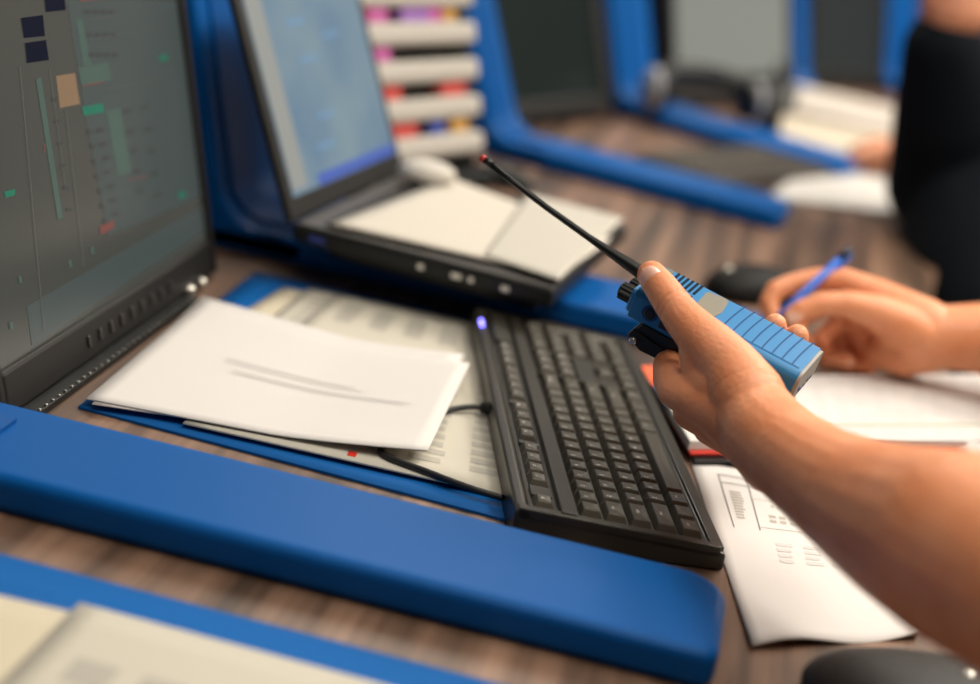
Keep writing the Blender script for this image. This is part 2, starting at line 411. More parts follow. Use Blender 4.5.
# ------------------------------------------------------------------ sheets
def sheet(name, corners, z, m, prints=(), thick=.0012, label=None, cat='paper', group=None, hf=None, n=14, inks=None):
    """corners: four xy points counter-clockwise (p00, p10, p11, p01); prints: (u0, v0, u1, v1, ink) rectangles"""
    P = [Vector((c[0], c[1], 0)) for c in corners]
    def at_(u, v): return (P[0]*(1-u)*(1-v)+P[1]*u*(1-v)+P[2]*u*v+P[3]*(1-u)*v)
    c0 = at_(.5, .5)
    def pt(u, v, dz=0):
        q = at_(u, v)-c0; q.z = (hf(u, v) if hf else 0)+dz; return q
    inks = inks or [INK, INK_LIGHT, INK_DARK, RED, ORANGE]
    s = MB(m, *inks)
    V = [[s.bm.verts.new(pt(i/n, j/n, thick)) for j in range(n+1)] for i in range(n+1)]
    B = [[s.bm.verts.new(pt(i/n, j/n, 0)) for j in range(n+1)] for i in range(n+1)]
    for i in range(n):
        for j in range(n):
            f = s.bm.faces.new((V[i][j], V[i+1][j], V[i+1][j+1], V[i][j+1])); f.smooth = True
            s.bm.faces.new((B[i][j], B[i][j+1], B[i+1][j+1], B[i+1][j]))
    for i in range(n):
        for (a, b) in (((i, 0), (i+1, 0)), ((i+1, n), (i, n)), ((0, i+1), (0, i)), ((n, i), (n, i+1))):
            s.bm.faces.new((B[a[0]][a[1]], B[b[0]][b[1]], V[b[0]][b[1]], V[a[0]][a[1]]))
    for (u0, v0, u1, v1, k) in prints:
        nu = max(1, int(abs(u1-u0)*n)); nv = max(1, int(abs(v1-v0)*n))
        for i in range(nu):
            for j in range(nv):
                a, b = u0+(u1-u0)*i/nu, u0+(u1-u0)*(i+1)/nu; c, d = v0+(v1-v0)*j/nv, v0+(v1-v0)*(j+1)/nv
                s.quad([pt(a, c, thick+.0003), pt(b, c, thick+.0003), pt(b, d, thick+.0003), pt(a, d, thick+.0003)], k+1)
    o = s.build(name, recalc=False); o.location = (c0.x, c0.y, z)
    if label: tag(o, label, cat, group)
    return o
def rows(u0, v0, u1, v1, nr, ink, fill=.5, ragged=0.0, cols=1, gap=.1):
    out = []
    for i in range(nr):
        a = v0+(v1-v0)*i/nr; b = a+(v1-v0)/nr*fill
        for c in range(cols):
            x0 = u0+(u1-u0)*c/cols; x1 = u0+(u1-u0)*(c+1-gap)/cols
            out.append((x0, a, x1-(x1-x0)*ragged*random.random(), b, ink))
    return out
xy = lambda p: (p.x, p.y)
# blue desk mats
sheet('desk_mat', [xy(at(78, 409)), (-.095, 1.095), (-.16, 1.548), xy(at(255, 274))], .0003, MAT_BLUE, thick=.002, label='bright blue desk mat under the printed charts beside the large monitor', cat='desk mat')
sheet('desk_mat', [(-.46, .30), (-.02, .30), (-.02, .865), (-.46, .868)], .0003, MAT_BLUE, thick=.002, label='blue desk mat at the bottom left corner under cream sheets', cat='desk mat')
# charts on the mat
tb = []
for c in range(5): tb += rows(.10+c*.17, .80, .20+c*.17, .955, 6, 0, .8)
for c in range(5): tb += rows(.08+c*.185, .08, .20+c*.185, .64, 13, 0, .6, .15)
tb += [(.90, .93, .985, .975, 4), (.47, .02, .495, .045, 3)]
sheet('cream_folder', [(-.45, 1.22), (-.25, 1.22), (-.25, 1.515), xy(at(283, 291))], .0026, CREAM, thick=.0015, label='plain cream sheet peeking out at the far corner of the charts', cat='paper')
sheet('printed_chart', [(-.41, 1.17), (-.20, 1.17), (-.225, 1.522), (-.405, 1.512)], .0043, CHART, label='printed chart of grey table blocks, its far edge showing past the white papers', cat='chart', prints=rows(.08, .55, .9, .97, 9, 0, .6, 0, 6, .4))
sheet('printed_chart', [xy(at(182, 431)), (-.108, 1.128), (-.19, 1.508), (-.375, 1.508)], .0058, CHART, label='printed chart with grey table columns running under the edge of the keyboard', cat='chart', prints=tb)
# white sheets
def lift(u, v): return .0150*(max(0, u-.55)/.45)**1.3*(.75+.25*v)
tl = rows(.25, .50, .78, .56, 2, 1, .55, .1)+rows(.30, .42, .95, .47, 2, 1, .5, .2)
sheet('white_paper', [xy(at(92, 404, .008)), xy(at(423, 449, .012)), xy(at(462, 364, .014)), (-.478, 1.408)], .0076, PAPER, label='lower sheet of the white papers, its edge showing under the top sheet', hf=lift, thick=.0008)
sheet('white_paper', [xy(at(86, 398, .010)), xy(at(428, 449, .022)), xy(at(470, 362, .026)), xy(at(203, 299, .010))], .0090, PAPER, label='top white sheet with faint printed lines lying between monitor and keyboard', hf=lift, thick=.0008, prints=tl, n=20)
# foreground cream sheets at the bottom left
sheet('cream_sheet', [(-.44, .5), (-.30, .5), (-.30, .822), (-.44, .815)], .0026, CREAM, label='plain cream sheet in the bottom left corner of the view', thick=.0012)
sheet('printed_chart', [(-.335, .5), (-.08, .5), (-.08, .826), (-.335, .83)], .0042, CHART, label='blurred cream chart with grey blocks in the near foreground', cat='chart', prints=rows(.1, .35, .9, .88, 4, 0, .6, .0, 5, .35))

# paper under the left forearm
def curl(u, v): return .006*max(0, .25-v)*4*(.4+.6*math.sin(u*7))
pr = [(.10, .93, .34, .935, 2), (.10, .60, .105, .935, 2), (.22, .60, .225, .935, 2), (.10, .88, .34, .884, 2), (.5, .9, .9, .904, 2), (.9, .3, .904, .904, 2), (.225, .80, .9, .803, 0), (.225, .62, .9, .623, 0)]
pr += rows(.13, .66, .19, .84, 10, 0, .6, .4)+rows(.28, .66, .6, .72, 2, 0, .6, .1, 7, .3)+rows(.30, .76, .36, .79, 1, 0, .5, 0, 2, .5)
pr += rows(.28, .42, .8, .55, 4, 1, .6, .3, 4, .3)
sheet('printed_form', [xy(at(752, 650)), xy(at(918, 640)), (.205, 1.33), xy(at(690, 462))], .0004, PAPER, label='printed white form with ruled boxes lying beneath the left forearm', cat='paper', prints=pr, hf=curl, n=18)

# ------------------------------------------------------------------ notebook under the writing hand
NB = [Vector((-.003, 1.301)), Vector((.283, 1.493)), Vector((.306, 1.713)), Vector((-.052, 1.445))]
nbk = empty('notebook', (0, 0, 0)); tag(nbk, 'open notebook of white pages with a red cover under the writing hand', 'notebook')
def nq(u, v): return NB[0]*(1-u)*(1-v)+NB[1]*u*(1-v)+NB[2]*u*v+NB[3]*(1-u)*v
def npoly(a, b, c, d): return [tuple(nq(a, b)), tuple(nq(c, b)), tuple(nq(c, d)), tuple(nq(a, d))]
MB(RED).prism(npoly(.004, -.03, 1.01, 1.0), .0062, .0092, bev=.0008).build('cover', nbk)
pg = MB(PAPER, INK, INK_LIGHT); pg.prism(npoly(0, 0, 1, 1), .0094, .0185, bev=.001)
for j in range(13):
    for k in range(16):
        if random.random() < .85:
            u = .05+k*.058; v = .06+j*.07; w_ = .02+.03*random.random()
            pg.quad([(*nq(u, v), .0188), (*nq(u+w_, v+.006), .0188), (*nq(u+w_+.012, v+.020), .0188), (*nq(u+.006, v+.016), .0188)], 2)
pg.build('pages', nbk, recalc=False)
def nbox(name, m_, u0, v0, u1, v1, z0, z1): return MB(m_).prism(npoly(u0, v0, u1, v1), z0, z1).build(name, nbk)
nbox('divider_tab', ORANGE, -.012, .80, .09, 1.14, .0187, .0197)
nbox('index_tab', mat('tab_blue', (.03, .16, .34), .5), -.010, .50, .022, .82, .0188, .0200)
nbox('elastic_band', mat('band_green', (.35, .42, .25), .6), .0, .20, 1.0, .212, .0187, .0194)
o = MB(BLACK).prism(npoly(.012, -.09, .92, .9), .0008, .0058, bev=.0008).build('black_folder')
tag(o, 'thin black folder sticking out under the red edged notebook', 'folder')
# crumpled white tissue at the right edge
bm_ = MB(PAPER); bm_.ball((0, 0, .0), .020, .026, .013, sub=4)
for v_ in bm_.bm.verts:
    v_.co *= 1+.35*noise.noise(v_.co*90); v_.co.z = max(v_.co.z+.010, 0)
o = bm_.build('crumpled_tissue'); q = at(982, 459, .012); o.location = (q.x, q.y, 0); tag(o, 'crumpled white tissue at the right edge between notebook and forearm', 'tissue')
# black pouch bottom right
po = empty('zipped_pouch', (.212, .952, 0), math.radians(2)); tag(po, 'soft black pouch with a small metal stud in the bottom right corner', 'pouch')
b_ = MB(mat('pouch_black', (.006, .0065, .006), .55, bump=.3, bscale=150)); b_.ball((0, 0, .012), .115, .064, .024, sub=4)
for v_ in b_.bm.verts:
    v_.co.z = max(v_.co.z, .001); v_.co.x = math.copysign(abs(v_.co.x)**.9*.105**.1, v_.co.x)
b_.build('body', po)
MB(METAL).ball((-.012, .012, .0352), .0042, .0042, .002).build('stud', po)
pth = [(-.112*math.cos(t_/12*PI), .0635*math.sin(-t_/12*PI)*1.0, .013) for t_ in range(13)]
MB(BEZEL2).tube(pth, .0016, 6).build('zip', po)

# ------------------------------------------------------------------ keyboard
KB = empty('keyboard', (-.1111, 1.0587, 0), .27657); tag(KB, 'black full size keyboard in sharp focus beside the white papers', 'keyboard')
KL, KD = .450, .158
def ktop(x): return .0275-(x/KD)*.0125
b = MB(KBM)
prof = round_poly([(0, .002, .001), (KD, .001, .001), (KD, .0135, .003), (.150, .0162, 0), (.146, .0150, 0), (.012, .0255, 0), (.008, .0305, .003), (.0, .0285, .003)], 0, 3)
Mk = Matrix(((1, 0, 0, 0), (0, 0, 1, 0), (0, 1, 0, 0), (0, 0, 0, 1)))
b.prism([(p[0], p[1]) for p in prof], 0, KL, M=Mk, bev=.0015)
def kbox(b, x0, x1, y0, y1, h0, h1, bev=.001):
    """raised plate following the key plane"""
    t_ = bmesh.new()
    pts = [(x0, y0), (x1, y0), (x1, y1), (x0, y1)]
    lo = [t_.verts.new((x, y, ktop(x)+h0)) for x, y in pts]; hi = [t_.verts.new((x, y, ktop(x)+h1)) for x, y in pts]
    t_.faces.new(lo[::-1]); t_.faces.new(hi)
    for i in range(4): t_.faces.new((lo[i], lo[(i+1) % 4], hi[(i+1) % 4], hi[i]))
    bmesh.ops.recalc_face_normals(t_, faces=t_.faces)
    if bev: bmesh.ops.bevel(t_, geom=list(t_.edges), offset=bev, segments=2, profile=.5, affect='EDGES')
    b._merge(t_, Matrix())
b.build('case', KB)
U = .0190; Y0 = .0115
XR = {0: .0225, 1: .0575, 2: .0765, 3: .0955, 4: .1145, 5: .1335}
st = MB(KBM); kbox(st, .034, .0455, .004, KL-.004, -.004, .0050, .0012); st.build('raised_strip', KB)
sd = MB(KBM); kbox(sd, .002, KD-.004, .0, .0085, -.006, .0035, .0012); kbox(sd, .002, KD-.004, KL-.0085, KL, -.006, .0035, .0012)
kbox(sd, .147, KD-.001, .004, KL-.004, -.005, .0025, .0012); sd.build('rim', KB)
def plate(*a):
    p_ = MB(KBM); kbox(p_, *a); p_.build('filler_plate', KB)
for (ya, yb, xa, xb) in ((15.03, 15.22, 0, 5), (18.25, 18.47, 0, 5)): plate(XR[1]-.009, XR[5]+.009, Y0+ya*U, Y0+yb*U, -.003, .0042, .0008)
plate(XR[3]-.009, XR[3]+.0092, Y0+15.25*U, Y0+18.24*U, -.003, .0040, .0008)
plate(XR[4]-.0093, XR[4]+.009, Y0+15.25*U, Y0+16.22*U, -.003, .0040, .0008); plate(XR[4]-.0093, XR[4]+.009, Y0+17.28*U, Y0+18.24*U, -.003, .0040, .0008)
plate(XR[0]-.008, XR[0]+.008, Y0+18.5*U, Y0+22.5*U, -.003, .0045, .001)
for u_ in (1.02, 6.02, 10.52): plate(XR[0]-.008, XR[0]+.008, Y0+u_*U+.001, Y0+(u_+(.96 if u_ < 2 else .46))*U-.001, -.003, .0022, .0008)
led = MB(mat('led_violet', (.1, .1, .5), .3, emit=(.16, .14, 1.0), es=9))
for k in range(3): led.ball((.0045, Y0+(20.4+k*.36)*U, 0.0302), .0016, .0024, .0012, sub=2)
led.build('indicator_lights', KB)
font = None
def legend_mesh(txt, size):
    cu = bpy.data.curves.new('t', 'FONT'); cu.body = txt; cu.size = size; cu.align_x = 'CENTER'; cu.align_y = 'CENTER'; cu.resolution_u = 2
    o = bpy.data.objects.new('t', cu); dg = bpy.context.evaluated_depsgraph_get()
    C.objects.link(o); bpy.context.view_layer.update(); me = bpy.data.meshes.new_from_object(o.evaluated_get(bpy.context.evaluated_depsgraph_get()))
    bpy.data.objects.remove(o); bpy.data.curves.remove(cu); return me
KEYS = []
def key(row, u, w, txt, xs=1, hx=None):
    KEYS.append((row, u, w, txt, xs))
def add_key(m, row, u, w, txt, xs, local):
    wy = w*U-.0012; wx = (.0172 if row else .0155) if xs == 1 else U*2-.0014
    xc = XR[row]+(0 if xs == 1 else U/2); yc = Y0+(u+w/2)*U
    bx = wx/2; by = wy/2; H = .0078 if row else .0068; ix, iy = .0024, .0026
    t_ = bmesh.new(); lv = []
    for (dx, dy, h) in ((bx, by, 0), (bx-.0004, by-.0004, .0022), (bx-ix, by-iy, H-.0007), (bx-ix-.0006, by-iy-.0006, H), ):
        lv.append([t_.verts.new((sx*dx-(.0006 if h > .003 else 0), sy*dy, h)) for sx, sy in ((-1, -1), (1, -1), (1, 1), (-1, 1))])
    for a in range(3):
        for i in range(4): t_.faces.new((lv[a][i], lv[a][(i+1) % 4], lv[a+1][(i+1) % 4], lv[a+1][i]))
    c_ = t_.verts.new((-.0006, 0, H-.0005))
    for i in range(4): t_.faces.new((lv[3][i], lv[3][(i+1) % 4], c_))
    tilt = math.atan(.0125/KD)
    loc = Vector((xc, yc, ktop(xc)-.0015)); Rm = Matrix.Rotation(tilt, 4, 'Y')
    M = Rm if local else Matrix.Translation(loc) @ Rm
    m._merge(t_, M, 0)
    if txt and local:
        me = legend_mesh(txt, .0046 if len(txt) == 1 else .0032)
        Lm = M @ Matrix.Translation((-bx*.25, -by+iy+.0028 if len(txt) == 1 else -by+iy+.0035, H+.00012)) @ Matrix.Rotation(PI/2, 4, 'Z')
        if len(txt) > 1: Lm = M @ Matrix.Translation((-bx*.25, 0, H+.00012)) @ Matrix.Rotation(PI/2, 4, 'Z')
        vs = [m.bm.verts.new(Lm @ v.co) for v in me.vertices]
        for p in me.polygons:
            try: f = m.bm.faces.new([vs[i] for i in p.vertices]); f.material_index = 1
            except ValueError: pass
        bpy.data.meshes.remove(me)
    return loc
for u, t_ in [(0, 'Esc')]+[(2+i, 'F%d' % (i+1)) for i in range(4)]+[(6.5+i, 'F%d' % (i+5)) for i in range(4)]+[(11+i, 'F%d' % (i+9)) for i in range(4)]+[(15.25+i, s_) for i, s_ in enumerate(('PrtSc', 'ScrLk', 'Pause'))]: key(0, u, 1, t_)
for i, c_ in enumerate('`1234567890-='): key(1, i, 1, c_)
key(1, 13, 2, 'Backspace')
key(2, 0, 1.5, 'Tab')
for i, c_ in enumerate('QWERTYUIOP[]'): key(2, 1.5+i, 1, c_)
key(2, 13.5, 1.5, '\\')
key(3, 0, 1.75, 'Caps')
for i, c_ in enumerate("ASDFGHJKL;'"): key(3, 1.75+i, 1, c_)
key(3, 12.75, 2.25, 'Enter'); key(4, 0, 2.25, 'Shift')
for i, c_ in enumerate('ZXCVBNM,./'): key(4, 2.25+i, 1, c_)
key(4, 12.25, 2.75, 'Shift')
for u, w, t_ in ((0, 1.25, 'Ctrl'), (1.25, 1.25, ''), (2.5, 1.25, 'Alt'), (3.75, 6.25, ''), (10, 1.25, 'Alt'), (11.25, 1.25, ''), (12.5, 1.25, ''), (13.75, 1.25, 'Ctrl')): key(5, u, w, t_)
for r, ts in ((1, ('Ins', 'Home', 'PgUp')), (2, ('Del', 'End', 'PgDn'))):
    for i, t_ in enumerate(ts): key(r, 15.25+i, 1, t_)
key(4, 16.25, 1, '\u2191')
for i, t_ in enumerate('\u2190\u2193\u2192'): key(5, 15.25+i, 1, t_)
for r, ts in ((1, ('Num', '/', '*', '-')), (2, '789'), (3, '456'), (4, '123')):
    for i, t_ in enumerate(ts): key(r, 18.5+i, 1, t_)
key(2, 21.5, 1, '+', 2); key(4, 21.5, 1, 'Enter', 2); key(5, 18.5, 2, '0'); key(5, 20.5, 1, '.')
hidden = [k for k in KEYS if k[0] == 5 and k[1] > 15][-4:]
rest = MB(KEYM, LEGEND)
for k in KEYS:
    if k in hidden: add_key(rest, *k, local=False); continue
    m = MB(KEYM, LEGEND); loc = add_key(m, *k, local=True)
    o = m.build('key', KB, recalc=False); o.location = loc
tag(rest.build('keys', KB, recalc=False), kind='stuff')
kc = MB(BLACK, mat('cable_black', (.012, .011, .012), .5))
kb2w = lambda x, y: Vector((-.1111+x*math.cos(.27657)-y*math.sin(.27657), 1.0587+x*math.sin(.27657)+y*math.cos(.27657), 0))
def bez(ps, n=10):
    out = []; ps = [Vector(p) for p in ps]; ps = [ps[0]*2-ps[1]]+ps+[ps[-1]*2-ps[-2]]
    for i in range(1, len(ps)-2):
        for k in range(n):
            t_ = k/n; a, b_, c_, d = ps[i-1], ps[i], ps[i+1], ps[i+2]
            out.append(.5*((2*b_)+(c_-a)*t_+(2*a-5*b_+4*c_-d)*t_*t_+(3*b_-a-3*c_+d)*t_**3))
    out.append(ps[-2]); return out
KI = (Matrix.Translation((-.1111, 1.0587, 0)) @ Matrix.Rotation(.27657, 4, 'Z')).inverted()
def W2K(v): return KI @ v
pc = [W2K(at(488, 408, .014)), W2K(at(470, 407, .013)), W2K(at(446, 411, .0100)), W2K(at(422, 424, .0100)), W2K(at(390, 441, .0095)), W2K(at(383, 454, .0095)), W2K(at(425, 471, .0098)), W2K(at(470, 488, .0098)), W2K(at(503, 498, .0095)), W2K(at(530, 500, .0020))+Vector((0, 0, .002))]
# keep the cable close to the sheets: pass just above the chart
kc.tube(bez(pc[:9]), .0027, 8, mi=1)
kc.tube([pc[0]+(pc[0]-pc[1]).normalized()*.006, pc[0], pc[0]+(pc[1]-pc[0])*.35, pc[0]+(pc[1]-pc[0])*.45], [.0062, .0058, .0046, .0036], 10, mi=0)
kc.build('cable', KB)
for (x, y) in ((.02, .03), (.02, .42)): MB(BLACK).box((x, y, .0035), (.012, .02, .005), bev=.001).build('foot', KB)

# second keyboard, blurred, in the bay beyond
k2 = empty('keyboard', (-.130, 2.545, 0), math.radians(-33)); tag(k2, 'blurred dark keyboard beyond the long blue bar, near the far white sheet', 'keyboard')
m = MB(mat('far_keyboard_grey', (.055, .048, .042), .6)); m.box((.075, .09, .0085), (.15, .38, .015), bev=.003); 
k2c = m.build('case', k2)
m = MB(mat('far_key_grey', (.085, .075, .062), .6))
for r in range(6):
    for c_ in range(18): m.box((.018+r*.0225, -.085+c_*.0205, .019), (.017, .017, .006), taper=.8)
tag(m.build('keys', k2), kind='stuff')

# ------------------------------------------------------------------ laptop on a dock
h0 = Vector((-.430, 1.512, 0)); hy = Vector((.033, .298, 0)).normalized(); hx = Vector((hy.y, -hy.x, 0))
lp = empty('laptop'); lp.matrix_world = frame(h0, hx, hy, Vector((0, 0, 1)))
tag(lp, 'open dark laptop with a pale blue screen resting across the blue divider', 'laptop')
LW, LD = .315, .272
MB(BLACK).box((LD/2, LW/2, .0575), (LD, LW, .018), bev=.004).build('base', lp)
m = MB(BEZEL2); m.box((LD/2, LW/2, .0665), (LD-.006, LW-.006, .004), bev=.0015); m.build('palm_rest', lp)
m = MB(BLACK)
for r in range(6):
    for c_ in range(15): m.box((.035+r*.0185, .022+c_*.0192, .0695), (.0155, .0165, .003), taper=.9)
tag(m.build('keys', lp), kind='stuff')
MB(BLACK).box((LD/2, LW/2+.01, .0385), (LD-.05, LW-.07, .0205), bev=.002).build('docking_plate', lp)
lid = math.radians(24)
Ml = Matrix.Translation((.0, 0, .068)) @ Matrix.Rotation(-lid, 4, 'Y')
m = MB(BEZEL); m.box((-.004, LW/2, .118), (.008, LW, .236), M=None, bev=.002)
for v_ in m.bm.verts: v_.co = Ml @ v_.co
m.build('lid', lp)
LS = mat('laptop_screen', (.05, .07, .09), .3, emit=(.17, .31, .44), es=.46)
nt = LS.node_tree; b0 = nt.nodes['Principled BSDF']; tc = nt.nodes.new('ShaderNodeTexCoord'); nz = nt.nodes.new('ShaderNodeTexNoise'); nz.inputs['Scale'].default_value = 9
rp = nt.nodes.new('ShaderNodeValToRGB'); rp.color_ramp.elements[0].position = .38; rp.color_ramp.elements[0].color = (.135, .27, .42, 1); rp.color_ramp.elements[1].position = .68; rp.color_ramp.elements[1].color = (.27, .40, .47, 1)
nt.links.new(tc.outputs['Object'], nz.inputs['Vector']); nt.links.new(nz.outputs['Fac'], rp.inputs['Fac']); nt.links.new(rp.outputs['Color'], b0.inputs['Emission Color'])
m = MB(LS, mat('laptop_menu', (.1, .1, .1), .3, emit=(.20, .22, .21), es=.8), mat('laptop_bar', (.02, .03, .1), .3, emit=(.03, .08, .36), es=.9), mat('laptop_icon', (.05, .07, .1), .3, emit=(.10, .22, .36), es=.9))
m.box((.0005, LW/2, .125), (.0008, LW-.03, .205))
m.box((.0012, .034, .127), (.0006, .036, .197), mi=1); m.box((.0014, LW/2+.03, .029), (.0006, LW-.1, .011), mi=2)
for (y, z) in ((.12, .19), (.13, .15), (.14, .09), (.12, .06), (.2, .17)): m.box((.0014, y, z), (.0006, .045, .005), mi=3)
for v_ in m.bm.verts: v_.co = Ml @ v_.co
m.build('screen', lp)
for (x, w_, m_) in ((.138, .006, METAL), (.175, .010, METAL), (.19, .005, METAL), (.225, .008, METAL), (.028, .016, mat('port_blue', (.03, .05, .25), .4))): MB(m_).box((x, -.0006, .057), (w_, .002, .005)).build('side_port', lp)
# white papers on the laptop
lpw = lambda x, y: xy(lp.matrix_world @ Vector((x, y, 0)))
CREAMW = mat('warm_paper', (.56, .52, .45), .75)
sheet('white_paper', [lpw(.035, .012), lpw(.268, .03), lpw(.275, .215), lpw(.06, .31)], .0722, CREAMW, label='cream white sheet covering the laptop keyboard', thick=.0015)
sheet('white_paper', [lpw(.19, .030), lpw(.272, .012), lpw(.266, .312), lpw(.15, .32)], .0742, mat('grey_paper', (.47, .445, .39), .75), label='greyer sheet over the near right corner of the laptop', thick=.001)

# ------------------------------------------------------------------ rack of white strips with coloured tags
ra = Vector((-.455, 1.875, .0)); rd = Vector((.42, .907, 0)).normalized(); rn = Vector((rd.y, -rd.x, 0)); rl = math.radians(17)
rz_ = Vector((0, 0, 1))*math.cos(rl)-rn*math.sin(rl); rx_ = rd.cross(rz_)
rk = empty('strip_rack'); rk.matrix_world = frame(ra, rx_, rd, rz_); tag(rk, 'leaning rack of white paper strips with pink, red and yellow tags', 'rack')
RW = .255
MB(BLACK).box((-.012, RW/2, .19), (.012, RW, .38), bev=.003).build('back_board', rk)
STRIP = mat('strip_white', (.47, .445, .40), .6)
cols = {'p': mat('tag_pink', (.45, .09, .30), .5), 'r': mat('tag_red', (.50, .06, .05), .5), 'v': mat('tag_violet', (.28, .13, .42), .5), 'y': mat('tag_yellow', (.50, .27, .06), .5), 'b': mat('tag_blue', (.03, .06, .32), .5), 'd': BLACK}
layout = {-1: [(.12, .40, 'r')], 0: [(0.16, .44, 'r'), (.55, .66, 'b'), (.72, .86, 'y')], 1: [(.12, .34, 'r'), (.66, .86, 'r')], 2: [(.12, .28, 'p')], 3: [(.08, .12, 'r'), (.13, .28, 'p'), (.38, .60, 'v'), (.60, .70, 'p'), (.72, .82, 'y')], 4: [(.05, .3, 'p'), (.5, .7, 'y')], 5: [(.1, .4, 'r')]}
for k in range(7):
    z = .062+k*.047
    m = MB(STRIP); m.box((.006, RW/2, z), (.026, RW-.02, .029), bev=.008, seg=3); m.build('strip_holder', rk)
    for (a, b_, c_) in layout.get(k, []):
        MB(cols[c_]).box((.002, RW*(a+b_)/2, z+.0235), (.020, RW*(b_-a), .018), bev=.001).build('tag', rk)
MB(BLACK).box((.0, RW/2, .012), (.05, RW, .022), bev=.003).build('foot', rk)

# small things around the rack
def mouse(name, label, m_, loc, rz, s=1.0, wheel=True):
    e = empty(name, loc, rz); tag(e, label, 'mouse')
    b_ = MB(m_); b_.ball((0, 0, .008), .055*s, .032*s, .026*s, sub=4)
    for v_ in b_.bm.verts:
        v_.co.z = max(v_.co.z, 0); k = v_.co.x/.055/s; v_.co.y *= (1-.12*k)
    b_.build('shell', e)
    w_ = MB(METAL); w_.lathe([(.004, -.003), (.006, -.001), (.006, .001), (.004, .003)], Matrix.Translation((-.035*s, 0, .0265*s)) @ Matrix.Rotation(PI/2, 4, 'X'), 12); w_.build('scroll_wheel', e)
    return e
q = at(436, 174, .085)
mouse('computer_mouse', 'small white mouse on the papers at the foot of the rack', mat('white_plastic', (.55, .52, .47), .45), (q.x-.01, q.y, .076), math.radians(20), .6)
q = at(503, 178, .01); mouse('computer_mouse', 'black mouse on the desk just behind the antenna tip', BLACK, (q.x, q.y, 0), math.radians(-10), .8)
q = at(752, 288, .01); mouse('computer_mouse', 'black mouse on bare wood between radio and far divider', mat('mouse_black', (.004, .004, .004), .6, spec=.2), (q.x, q.y, 0), math.radians(40), 1.15)

# headset with two grey ear cups on a blue pad
hs = empty('headset', (-.115, 2.825, .029), math.radians(28)); tag(hs, 'dark headset with two silver grey ear cups lying on the fourth blue divider', 'headset')
m = MB(BLACK); m.tube(bez([(-.09, 0, .035), (-.075, .02, .062), (0, .035, .070), (.075, .02, .062), (.09, 0, .035)]), .016, 10); m.build('headband', hs)
cup = mat('cup_grey', (.28, .29, .32), .4)
for sx in (-1, 1):
    m = MB(cup, BLACK); Mx = Matrix.Translation((sx*.09, -.0, .039)) @ Matrix.Rotation(sx*PI/2, 4, 'Y')
    m.lathe([(.020, -.018), (.036, -.014), (.038, .0)], Mx, 24, 1); m.lathe([(.036, .0), (.036, .010), (.028, .016), (.01, .018)], Mx, 24, 0); m.build('ear_cup', hs)
q = at(770, 134); e = empty('pen_cup', (q.x, q.y, 0)); tag(e, 'dark grey cup standing in front of the light grey screen', 'cup')
m = MB(mat('dark_cup', (.035, .037, .036), .5)); m.lathe([(.028, 0), (.032, .002), (.034, .09), (.031, .09), (.029, .006)], Matrix(), 24); m.build('body', e)
for k, (dx, dy) in enumerate(((.012, .0), (-.01, .008), (0, -.012))): MB(BLACK).tube([(dx*.4, dy*.4, .008), (dx*1.4, dy*1.4, .13)], .004, 8).build('pen', e)

# far binders and papers
def binder(label, cpx, z, L, Wd, T, ang, m_, rollr=None):
    p = at(cpx[0], cpx[1], z)
    e = empty('open_binder', (p.x, p.y, 0), ang); tag(e, label, 'binder')
    m = MB(m_); s_ = []
    n = 10
    for i in range(n+1):
        t_ = -1+2*i/n; s_.append((t_*Wd/2, T*(.35+.65*(1-abs(t_)**2.2))*(.8+.2*math.cos(t_*6))))
    prof = [(-Wd/2, 0)]+s_+[(Wd/2, 0)]
    m.prism([(p_[0], p_[1]) for p_ in prof], -L/2, L/2, M=Matrix(((0, 0, 1, 0), (1, 0, 0, 0), (0, 1, 0, 0), (0, 0, 0, 1))), bev=.002); m.build('pages', e)
    MB(BLACK).box((0, 0, -.0), (L+.01, Wd+.01, .003)).build('cover', e); return e
PW = mat('binder_paper', (.52, .46, .36), .75)
binder('thick cream open binder lying below the light grey far screen', (842, 137), .03, .22, .15, .05, math.radians(5), PW)
binder('white binder behind the cream one below the farthest dark screen', (866, 103), .05, .30, .12, .055, math.radians(-12), mat('binder_white', (.54, .49, .44), .75))
sheet('white_paper', [xy(at(768, 201)), xy(at(903, 219)), xy(at(908, 185)), xy(at(806, 168))], .0015, mat('bright_paper', (.60, .58, .55), .75), label='white sheet on the desk in front of the person in navy', thick=.006)
q = at(990, 116, .1); o = MB(PAPER).box((0, 0, 0), (.11, .08, .14), bev=.02, seg=3).build('white_box'); o.location = (.50, 3.25, .07); o.rotation_euler = (0, 0, .4); tag(o, 'white box on the desk behind the navy sleeve', 'box')

# ------------------------------------------------------------------ two way radio
o_r = D(667, 264, 1.278)
def cam2w(x, y, z): return (AX*x-UP*y+FW*z).normalized()
ra_ = cam2w(.85, .475, -.29); rw_ = cam2w(-.45, .36, -.81); rw_ = (rw_-ra_*rw_.dot(ra_)).normalized(); rt_ = ra_.cross(rw_).normalized()
RM = frame(o_r, ra_, rw_, rt_)
rad = empty('two_way_radio'); rad.matrix_world = RM; tag(rad, 'blue two way radio with ribbed front and long black antenna held in the left hand', 'radio')
RLn, RWd = .139, .059
def rsec(w0, w1, z0, z1, r0, r1): return round_poly([(w0, z0, r0), (w1, z0, r0), (w1, z1, r1), (w0, z1, r1)], 0, 6)
Mr = Matrix(((0, 0, 1, 0), (1, 0, 0, 0), (0, 1, 0, 0), (0, 0, 0, 1)))
m = MB(RADIO); m.smooth = False
m.prism(rsec(0, RWd, 0, .026, .0075, .004), 0, RLn-.0025, M=Mr, bev=.0012)
m.prism(rsec(.003, RWd-.003, .004, .024, .006, .004), -.004, .001, M=Mr, bev=.002)
m.build('body', rad)
